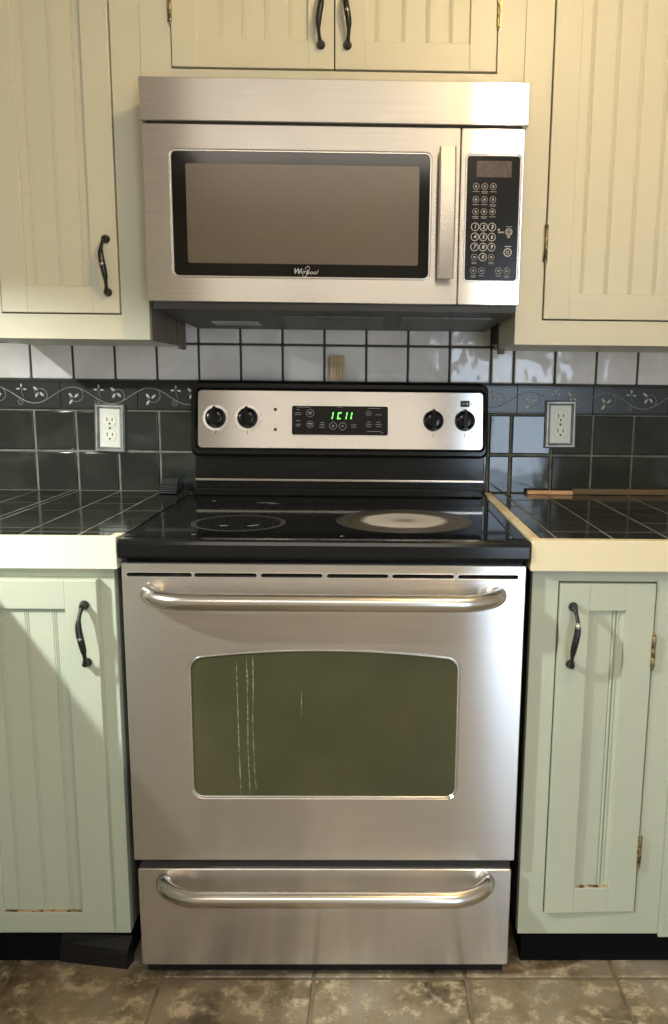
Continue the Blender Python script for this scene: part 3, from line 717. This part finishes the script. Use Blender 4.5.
for z in (1.1358, 1.0853):
    b = MB(); b.lathe([(0.0042, 0), (0.0042, 0.001), (0.0034, 0.0018)], (-0.1586, -0.0800, z), (0, -1, 0), M_printblk, 14); b.lathe([(0.0027, 0.0018), (0.002, 0.0030), (0.0004, 0.0034)], (-0.1586, -0.0800, z), (0, -1, 0), M_ledred, 14)
    o = b.build('indicator_light', bgo); o['label'] = 'small dark red indicator light'
b = MB(); b.box(0.3110, 0.3340, -0.0830, -0.0802, 1.1470, 1.1625, M_blackp, 0.001); b.box(0.3265, 0.3300, -0.0834, -0.0830, 1.1515, 1.1580, M_print); b.box(0.3160, 0.3225, -0.0834, -0.0830, 1.1540, 1.1555, M_print)
dash(b, 0.3385, 1.1545, 0.003, -0.0803, M_printblk, 0.003)
o = b.build('rocker_switch', bgo); o['label'] = 'little black light switch'

bgo.location.y -= 0.012; bgo.rotation_euler.x = math.radians(-8)   # the panel leans back
# oven door
def window_outline(x0, x1, z0, zs, zc, r=0.022):
    """bottom corners rounded, arched top rising from zs at the sides to zc in the middle"""
    pts = []
    for k in range(7): a = math.radians(180 + 90*k/6); pts.append((x0+r+r*math.cos(a), z0+r+r*math.sin(a)))
    for k in range(7): a = math.radians(270 + 90*k/6); pts.append((x1-r+r*math.cos(a), z0+r+r*math.sin(a)))
    R2 = 0.028
    def top(x): t = (x-(x0+x1)/2)/((x1-x0)/2); return zc - (zc-zs)*t*t
    for k in range(7):
        a = math.radians(90*k/6); x = x1-R2+R2*math.cos(a); pts.append((x, top(x1-R2)-R2+R2*math.sin(a)))
    for k in range(1, 14):
        x = x1-R2 - (x1-x0-2*R2)*k/14; pts.append((x, top(x)))
    for k in range(7):
        a = math.radians(90+90*k/6); x = x0+R2+R2*math.cos(a); pts.append((x, top(x0+R2)-R2+R2*math.sin(a)))
    return pts
wo = window_outline(-0.2600, 0.2585, 0.3975, 0.6860, 0.7030)
slots = []
sx = [(-0.3700, -0.2480), (-0.2440, -0.1275), (-0.1200, -0.0045), (0.0040, 0.1190), (0.1265, 0.2430), (0.2500, 0.3640)]
for a, c in sx: slots.append(rr(a, c, 0.8432, 0.8512, 0.0038, 5))
b = MB(); b.plate(rr(-0.3790, 0.3780, 0.2640, 0.8690, 0.003, 3), [wo] + slots, -0.6535, -0.6300, M_steel, 0.0016)
dr = b.build('oven_door', R); dr['label'] = 'brushed steel oven door with arched window'
for sl in slots:
    b = MB(); b.plate(offset(sl, 0.0017), [offset(sl, -0.0002)], -0.6540, -0.6500, M_rim, 0.0004); q = b.build('slot_rim', dr); q['label'] = 'bright rim of a vent slot'
b = MB(); b.box(-0.374, 0.374, -0.6298, -0.6222, 0.268, 0.865, M_dark); b.build('door_liner', dr)
b = MB(); g0 = offset(wo, -0.0004); b.plate(g0, [offset(wo, -0.0040)], -0.6528, -0.6400, M_rim, 0.0010); 
b.build('window_rim', dr)
b = MB(); b.plate(offset(wo, -0.0020), [], -0.6500, -0.6420, M_ovenglass, 0.0005); ow = b.build('window_glass', dr); ow['label'] = 'black oven glass, olive room reflection in its colour, with dried drips'
b = MB()
for pts in (((-0.1690, .680), (-0.1685, .60), (-0.1672, .50), (-0.1655, .42), (-0.1660, .404)), ((-0.1500, .690), (-0.1490, .60), (-0.1500, .50), (-0.1475, .405)), ((-0.1375, .690), (-0.1380, .62), (-0.1400, .55), (-0.1380, .46), (-0.1350, .415)), ((-0.148, .66), (-0.1475, .63)), ((-0.045, .62), (-0.046, .56))):
    wd = 0.0020 if len(pts) > 3 else 0.0014
    fine = []
    for (xa, za), (xb, zb) in zip(pts[:-1], pts[1:]):
        for k in range(5): t = k/5; fine.append((xa+(xb-xa)*t, za+(zb-za)*t))
    fine.append(pts[-1]); L_ = []; R_ = []
    for k, (x, z) in enumerate(fine):
        w1 = wd*(0.55 + 0.75*random.random())*(0.3 if k in (0, len(fine)-1) else 1)
        L_.append((x-w1/2, -0.65015, z)); R_.append((x+w1/2, -0.65015, z))
    n = len(fine); b.add(L_+R_, [(i, n+i, n+i+1, i+1) for i in range(n-1)], M_drip)
o = b.build('dried_drips', dr); o['label'] = 'pale dried drips running down the glass'
def bar_handle(parent, x0, x1, z, yface, out, r, name, lift=0.0):
    b = MB(); pts = []
    bend = 0.080
    for k in range(11):
        a = math.pi/2*k/10
        pts.append((x0 + bend*(1-math.cos(a))**0.9, yface - out*math.sin(a), z + lift*(1-math.sin(a))))
    pts += [(x0+bend + (x1-x0-2*bend)*k/6, yface-out, z) for k in range(1, 6)]
    for k in range(11):
        a = math.pi/2*(1-k/10)
        pts.append((x1 - bend*(1-math.cos(a))**0.9, yface - out*math.sin(a), z + lift*(1-math.sin(a))))
    b.tube(pts, r, M_steelp, 20)
    return b.build(name, parent)
bar_handle(dr, -0.3290, 0.3270, 0.8085, -0.6535, 0.048, 0.0160, 'handle', 0.004)
b = MB(); b.plate(rr(-0.3725, 0.3728, 0.0310, 0.2450, 0.003, 3), [], -0.6535, -0.6230, M_steel, 0.0016)
dw = b.build('storage_drawer', R); dw['label'] = 'brushed steel storage drawer'
bar_handle(dw, -0.3210, 0.3250, 0.2125, -0.6535, 0.048, 0.0158, 'handle', 0.006)

# ------------------------------------------------------------------ microwave
MW = thing('microwave_oven', 'stainless over the range microwave with black keypad', 'microwave', (0.008, -0.21, 1.338))
b = MB(); b.box(-0.3690, 0.3830, -0.4090, -0.008, 1.3560, 1.7880, M_blackp); b.build('body', MW)
b = MB(); b.plate(rr(-0.3745, 0.3910, 1.7090, 1.7890, 0.002, 2), [], -0.4350, -0.4095, M_steel, 0.0015); o = b.build('vent_panel', MW); o['label'] = 'brushed steel top vent panel'
md_out = rr(-0.3715, 0.2570, 1.3640, 1.7035, 0.003, 3); win = rr(-0.3195, 0.2010, 1.4125, 1.6565, 0.013)
b = MB(); b.plate(md_out, [win], -0.4350, -0.4100, M_steel, 0.0015); md = b.build('door', MW); md['label'] = 'brushed steel microwave door'
b = MB(); b.plate(offset(win, -0.0003), [offset(win, -0.0035)], -0.4345, -0.4200, M_rim, 0.001); b.build('window_rim', md)
b = MB(); b.plate(offset(win, -0.0030), [], -0.4330, -0.4220, M_mwglass, 0.0005)
b.plate(rr(-0.2880, 0.1765, 1.4405, 1.6305, 0.004), [], -0.4334, -0.4329, M_mwmesh, 0.0001)
b.build('window', md)
b = MB()   # the script mark on the window's lower border
b.text('W', -0.0690, 1.4263, -0.4336, 0.0150, M_print, 0.35, 0.0002); b.text('hirl', -0.0566, 1.4255, -0.4336, 0.0125, M_print, 0.35)
b.text('pool', -0.0385, 1.4245, -0.4336, 0.0125, M_print, 0.35)
sw = []
for k in range(22):
    a = math.radians(-150 + 300*k/21); sw.append((-0.0500 + 0.0042*math.cos(a)*1.2 + 0.0045*math.sin(a), -0.4336, 1.4260 + 0.0105*math.sin(a)))
b.tube(sw, 0.00045, M_print, 5)
o = b.build('door_logo', md); o['label'] = 'small white script maker mark'
b = MB()   # bowed strip handle
n = 14; vs = []; xs = (0.2135, 0.2465)
prof = []
for k in range(n+1):
    t = -1+2*k/n; z = 1.537 + t*0.1245; y = -0.4640 - 0.012*(1-t*t); prof.append((y, z))
cs = [(0.0, 0.003), (0.003, 0.0), (0.030, 0.0), (0.033, 0.003), (0.033, 0.011), (0.0, 0.011)]
m_ = len(cs)
for y, z in prof:
    for cx, cy in cs: vs.append((xs[0]+cx, y+cy, z))
fs = [(i*m_+k, i*m_+(k+1) % m_, (i+1)*m_+(k+1) % m_, (i+1)*m_+k) for i in range(n) for k in range(m_)] + [tuple(range(m_))[::-1], tuple(range(n*m_, n*m_+m_))]
b.add(vs, fs, M_steel)
for z in (1.4165, 1.6435): b.box(0.2180, 0.2420, -0.4600, -0.4349, z, z+0.014, M_steelp, 0.002)
b.build('handle', md)
b = MB(); b.plate(rr(0.2590, 0.3848, 1.3640, 1.7035, 0.003, 3), [rr(0.2690, 0.3795, 1.4105, 1.6545, 0.008)], -0.4350, -0.4100, M_steel, 0.0015); pn = b.build('control_panel', MW); pn['label'] = 'steel control panel with black keypad'
b = MB(); kp = rr(0.2690, 0.3795, 1.4105, 1.6545, 0.008); b.plate(offset(kp, -0.0002), [offset(kp, -0.0030)], -0.4345, -0.4200, M_rim, 0.001)
b.plate(offset(kp, -0.0028), [], -0.4332, -0.4210, M_keypad, 0.0005); b.build('keypad', pn)
b = MB(); b.plate(rr(0.2905, 0.3605, 1.6125, 1.6430, 0.001), [], -0.4336, -0.4333, M_lcd, 0.0001); o = b.build('display', pn); o['label'] = 'unlit brown grey display window'
b = MB(); YK = -0.43345
kx = (0.2905, 0.3076, 0.3248)
for r_i, z in enumerate((1.5948, 1.5699, 1.5468)):
    for c_i, x in enumerate(kx):
        b.ring(x, z, YK, 0.0054, 0.0064, M_printdim)
        dash(b, x, z-0.0098, 0.013, YK, M_printdim, 0.0011)
        if (r_i, c_i) in ((0, 1), (1, 2), (2, 0), (2, 1)): dash(b, x, z-0.0126, 0.011, YK, M_printdim, 0.0011)
        a = (r_i*3+c_i)*0.7
        b.add([(x+0.0032*math.cos(a+k*math.pi*2/5)*(1 if k % 2 else 0.6), YK, z+0.0032*math.sin(a+k*math.pi*2/5)) for k in range(5)], [(0, 1, 2, 3, 4)], M_printdim)
for x, z, ch in [(kx[c], z, str(3*r_+c+1)) for r_, z in enumerate((1.5174, 1.4981, 1.4785)) for c in range(3)] + [(kx[1], 1.4589, '0')]:
    b.ring(x, z, YK, 0.0070, 0.0081, M_print); b.text(ch, x, z, YK, 0.0105, M_print, 0.2, 0.0002)
for x, z in ((kx[0], 1.4588), (kx[2], 1.4590)):
    b.ring(x, z, YK, 0.0054, 0.0063, M_printdim); dash(b, x, z, 0.004, YK, M_print, 0.0025); dash(b, x, z-0.0100, 0.010, YK, M_printdim); dash(b, x, z-0.0128, 0.011, YK, M_printdim)
for x in (0.2893, 0.3062, 0.3406, 0.3576):
    b.ring(x, 1.4324, YK, 0.0056, 0.0065, M_printdim); dash(b, x, 1.4324, 0.0045, YK, M_printdim, 0.003); dash(b, x, 1.4222, 0.011, YK, M_printdim)
    if x in (0.2893, 0.3576): dash(b, x, 1.4194, 0.009, YK, M_printdim)
b.ring(0.3590, 1.5084, YK, 0.0058, 0.0070, M_print); b.ring(0.3590, 1.5084, YK, 0.0028, 0.0038, M_print); dash(b, 0.3590, 1.5185, 0.012, YK, M_printdim); dash(b, 0.3590, 1.4985, 0.006, YK, M_print, 0.002)
dash(b, 0.3430, 1.5075, 0.012, YK, M_printdim, 0.003); dash(b, 0.3385, 1.5125, 0.004, YK, M_print, 0.003)
b.ring(0.3580, 1.4686, YK, 0.0066, 0.0082, M_print); b.ring(0.3580, 1.4686, YK, 0.0022, 0.0032, M_print); dash(b, 0.3580, 1.4802, 0.013, YK, M_print, 0.0014)
o = b.build('key_legends', pn); o['label'] = 'pale key rings, numerals and legends'
b = MB()   # underside pan, sloping up towards the wall
b.hull8([(-0.362, -0.4300, 1.3500), (0.376, -0.4300, 1.3500), (0.376, -0.010, 1.3380), (-0.362, -0.010, 1.3380), (-0.362, -0.4300, 1.3635), (0.376, -0.4300, 1.3635), (0.376, -0.010, 1.3558), (-0.362, -0.010, 1.3558)], M_under)
b.build('underside', MW)
def under_z(y): return 1.3500 + (y+0.43)/0.42*(-0.012)
def under_plate(name, x0, x1, y0, y1, m, th=0.002, label=None):
    b = MB(); b.hull8([(x0, y0, under_z(y0)-th), (x1, y0, under_z(y0)-th), (x1, y1, under_z(y1)-th), (x0, y1, under_z(y1)-th), (x0, y0, under_z(y0)), (x1, y0, under_z(y0)), (x1, y1, under_z(y1)), (x0, y1, under_z(y1))], m)
    o = b.build(name, MW)
    if label: o['label'] = label
under_plate('lamp_lens', -0.290, -0.180, -0.200, -0.130, M_lens, 0.003, 'pale frosted lamp lens')
under_plate('grease_filter', -0.120, 0.110, -0.330, -0.080, M_filter, 0.003, 'dark mesh grease filter')
under_plate('grease_filter', 0.150, 0.345, -0.330, -0.080, M_filter, 0.003, 'grey mesh grease filter on the right')

# ------------------------------------------------------------------ outlets
def outlet(x, z, w_, h, tilt, plate_m, label):
    t = thing('electrical_outlet', label, 'outlet', (x, -0.007, z))
    fo = rect(x-w_/2, x+w_/2, z-h/2, z+h/2); fi = offset(fo, -0.0115)
    b = MB(); b.plate(fo, [fi], -0.0165, -0.0072, M_pewter, 0.004); b.build('frame', t)
    b = MB(); b.plate(offset(fi, -0.0005), [], -0.0125, -0.0072, plate_m, 0.0025); b.build('cover_plate', t)
    for s_ in (1, -1):
        zc = z + s_*0.0195
        pts = []
        for k in range(28):
            a = 2*math.pi*k/28; pts.append((x + 0.0172*math.cos(a), zc + max(-0.0142, min(0.0142, 0.0172*math.sin(a)))))
        b = MB(); b.plate(pts, [], -0.0142, -0.0120, M_ivory2, 0.0008)
        rc = b.build('receptacle', t)
        b = MB()
        b.add([(x-0.0068+dx, -0.01428, zc+0.0035+dz) for dx, dz in ((-.0012, -.0048), (.0012, -.0048), (.0012, .0048), (-.0012, .0048))], [(0, 1, 2, 3)], M_dark)
        b.add([(x+0.0068+dx, -0.01428, zc+0.0035+dz) for dx, dz in ((-.0012, -.0040), (.0012, -.0040), (.0012, .0040), (-.0012, .0040))], [(0, 1, 2, 3)], M_dark)
        b.add([(x + 0.0026*math.cos(2*math.pi*k/12), -0.01428, zc-0.0078+0.0026*math.sin(2*math.pi*k/12)) for k in range(12)], [tuple(range(12))], M_dark)
        b.build('slots', rc)
    b = MB(); b.lathe([(0.0030, 0), (0.0030, 0.0008), (0.002, 0.0014)], (x, -0.0124, z), (0, -1, 0), M_brass, 12); b.build('screw', t)
    t.rotation_euler.y = math.radians(tilt)
outlet(-0.5990, 1.0805, 0.0785, 0.1260, 1.6, M_ivory, 'ivory double outlet in grey frame left of the range')
outlet(0.5830, 1.1020, 0.0815, 0.1250, -0.6, M_ivory, 'ivory double outlet in grey frame right of the range')

# ------------------------------------------------------------------ small things
hx_, hy_ = -0.0030, -0.0345
th = thing('toothpick_holder', 'small clear cup of toothpicks on the range backguard', 'holder', (hx_, hy_, 1.2056))
b = MB(); b.lathe([(0.0002, 0.0), (0.0208, 0.0), (0.0212, 0.001), (0.0212, 0.050), (0.0200, 0.050), (0.0200, 0.0022), (0.0002, 0.0022)], (hx_, hy_, 1.2056), (0, 0, 1), M_clear, 28); b.build('cup', th)
proto = None; cnt = 0
for ring_n, rad in ((1, 0.0), (6, 0.0050), (12, 0.0100), (18, 0.0150), (22, 0.0180)):
    for k in range(ring_n):
        a = 2*math.pi*k/ring_n + rad*60
        if proto is None:
            b = MB(); b.lathe([(0.0003, 0), (0.0011, 0.006), (0.00115, 0.030), (0.0011, 0.058), (0.0003, 0.0645)], (0, 0, 0), (0, 0, 1), M_pick, 7)
            proto = b.build('toothpick'); o = proto
        else:
            o = proto.copy(); COL.objects.link(o)
        tag(o, 'wooden toothpick standing in the clear cup on the range', 'toothpick', 'toothpicks in the clear cup')
        o.location = (hx_ + rad*math.cos(a), hy_ + rad*math.sin(a), 1.2080 + random.uniform(0, 0.0015))
        o.rotation_euler = (random.uniform(-0.012, 0.012), random.uniform(-0.012, 0.012), 0); cnt += 1

cpn = thing('plastic_wedge', 'ridged black plastic wedge on the left counter against the wall', 'wedge', (-0.435, -0.048, 0.918))
b = MB()
side = [(-0.084, 0.9186), (-0.078, 0.930), (-0.068, 0.944), (-0.060, 0.957), (-0.048, 0.9585), (-0.016, 0.940), (-0.014, 0.9186)]
n = len(side); x0, x1 = -0.4560, -0.4140
b.add([(x0, *p) for p in side] + [(x1, *p) for p in side], [(i, (i+1) % n, n+(i+1) % n, n+i) for i in range(n)] + [tuple(range(n)), tuple(range(n, 2*n))[::-1]], M_blackp)
b.build('wedge_body', cpn)
for k in range(4):
    b = MB(); z = 0.9200+0.0045*k; b.box(x0-0.002, x1+0.002, -0.0885+0.003*k, -0.0790+0.003*k, z, z+0.003, M_blackp, 0.001); b.build('ridge', cpn)

b = MB(); b.box(0.4990, 0.6195, -0.0350, -0.0230, 0.9182, 0.9285, M_stick, 0.0015)
tag(b.build('wooden_strip'), 'short pale wooden strip at the wall on the right counter', 'strip')
b = MB(); b.box(0.6200, 0.9300, -0.0300, -0.0120, 0.9182, 0.9330, M_stickdk, 0.002)
tag(b.build('wooden_strip'), 'long dark brown wooden strip along the back of right counter', 'strip')

b = MB()
b.hull8([(-0.560, -0.6060, 0.0005), (-0.411, -0.6290, 0.0005), (-0.405, -0.6040, 0.0005), (-0.555, -0.6030, 0.0005),
         (-0.556, -0.6058, 0.040), (-0.4125, -0.6270, 0.0340), (-0.405, -0.6040, 0.0600), (-0.552, -0.6030, 0.0640)], M_blackp)
b.hull8([(-0.558, -0.6070, 0.0345), (-0.4105, -0.6300, 0.0300), (-0.4085, -0.6230, 0.0300), (-0.556, -0.6060, 0.0345),
         (-0.558, -0.6070, 0.0395), (-0.4105, -0.6300, 0.0350), (-0.4085, -0.6230, 0.0400), (-0.556, -0.6060, 0.0440)], M_blackp)
tag(b.build('plastic_box'), 'low black plastic box on the floor under the left cabinet', 'box')

# ------------------------------------------------------------------ lamps, the added fill panel and the pendant mirrored in the microwave door
def bulb_lamp(loc, bm_, label):
    x, y, z = loc
    t = thing('ceiling_lamp', label, 'lamp', (x, y, ZC))
    b = MB(); b.lathe([(0.06, 0), (0.06, 0.008), (0.03, 0.022), (0.021, 0.030), (0.021, ZC-z-0.028)], (x, y, ZC-0.0005), (0, 0, -1), M_white, 24); b.build('socket', t)
    b = MB(); b.lathe([(0.010, -0.030), (0.014, -0.022), (0.026, -0.008), (0.030, 0.004), (0.026, 0.018), (0.014, 0.027), (0.0002, 0.030)], (x, y, z), (0, 0, -1), bm_, 20); b.build('bulb', t)
bulb_lamp(WARM, M_bulb, 'bare warm bulb on the ceiling in front of the range')
x, y, z = PANEL
t = thing('fill_panel', 'long white panel added for fill light, unseen behind the photographer', 'lamp', (x, y, ZC))  # housing for the added fill light
b = MB()
b.box(x-0.74, x+0.74, y-0.28, y+0.28, z+0.012, ZC-0.0005, M_white, 0.004)
for x0, x1, y0, y1 in ((x-0.74, x+0.74, y-0.28, y-0.26), (x-0.74, x+0.74, y+0.26, y+0.28), (x-0.74, x-0.72, y-0.26, y+0.26), (x+0.72, x+0.74, y-0.26, y+0.26)):
    b.box(x0, x1, y0, y1, z-0.004, z+0.012, M_white, 0.002)
b.build('frame', t)
x, y, z = COOL
t = thing('pendant_lamp', 'bronze dome pendant lamp with a lit white bulb over the peninsula', 'lamp', (x, y, z))
b = MB(); b.tube([(x, y, z+0.135), (x, y, ZC-0.02)], 0.005, M_shade, 8); b.build('cord', t)
b = MB(); b.lathe([(0.015, 0.135), (0.030, 0.125), (0.075, 0.095), (0.120, 0.040), (0.140, -0.044), (0.137, -0.044), (0.116, 0.038), (0.072, 0.090), (0.028, 0.119), (0.012, 0.125)], (x, y, z), (0, 0, 1), M_shade, 32); b.build('lamp_shade', t)
b = MB(); b.lathe([(0.013, 0.115), (0.013, 0.022), (0.015, 0.012), (0.017, 0.0), (0.012, -0.012), (0.0002, -0.017)], (x, y, z), (0, 0, 1), M_bulbc, 20); b.build('bulb', t)
b = MB(); b.lathe([(0.05, 0), (0.05, 0.012), (0.012, 0.025)], (x, y, ZC-0.0005), (0, 0, -1), M_shade, 20); b.build('canopy', t)
t = thing('pendant_lamp', 'dark pendant lamp hanging on a cord, mirrored in the microwave', 'lamp', (-0.28, -2.95, 1.78))
b = MB(); b.tube([(-0.28, -2.95, 1.93), (-0.28, -2.95, ZC-0.02)], 0.006, M_shade, 8); b.build('cord', t)
b = MB(); b.lathe([(0.012, 0.16), (0.020, 0.13), (0.045, 0.10), (0.078, 0.06), (0.085, 0.0), (0.082, 0.0), (0.074, 0.055), (0.042, 0.093), (0.014, 0.12)], (-0.28, -2.95, 1.78), (0, 0, 1), M_shade, 28); b.build('lamp_shade', t)
b = MB(); b.lathe([(0.05, 0), (0.05, 0.012), (0.012, 0.025)], (-0.28, -2.95, ZC-0.0005), (0, 0, -1), M_shade, 20); b.build('canopy', t)
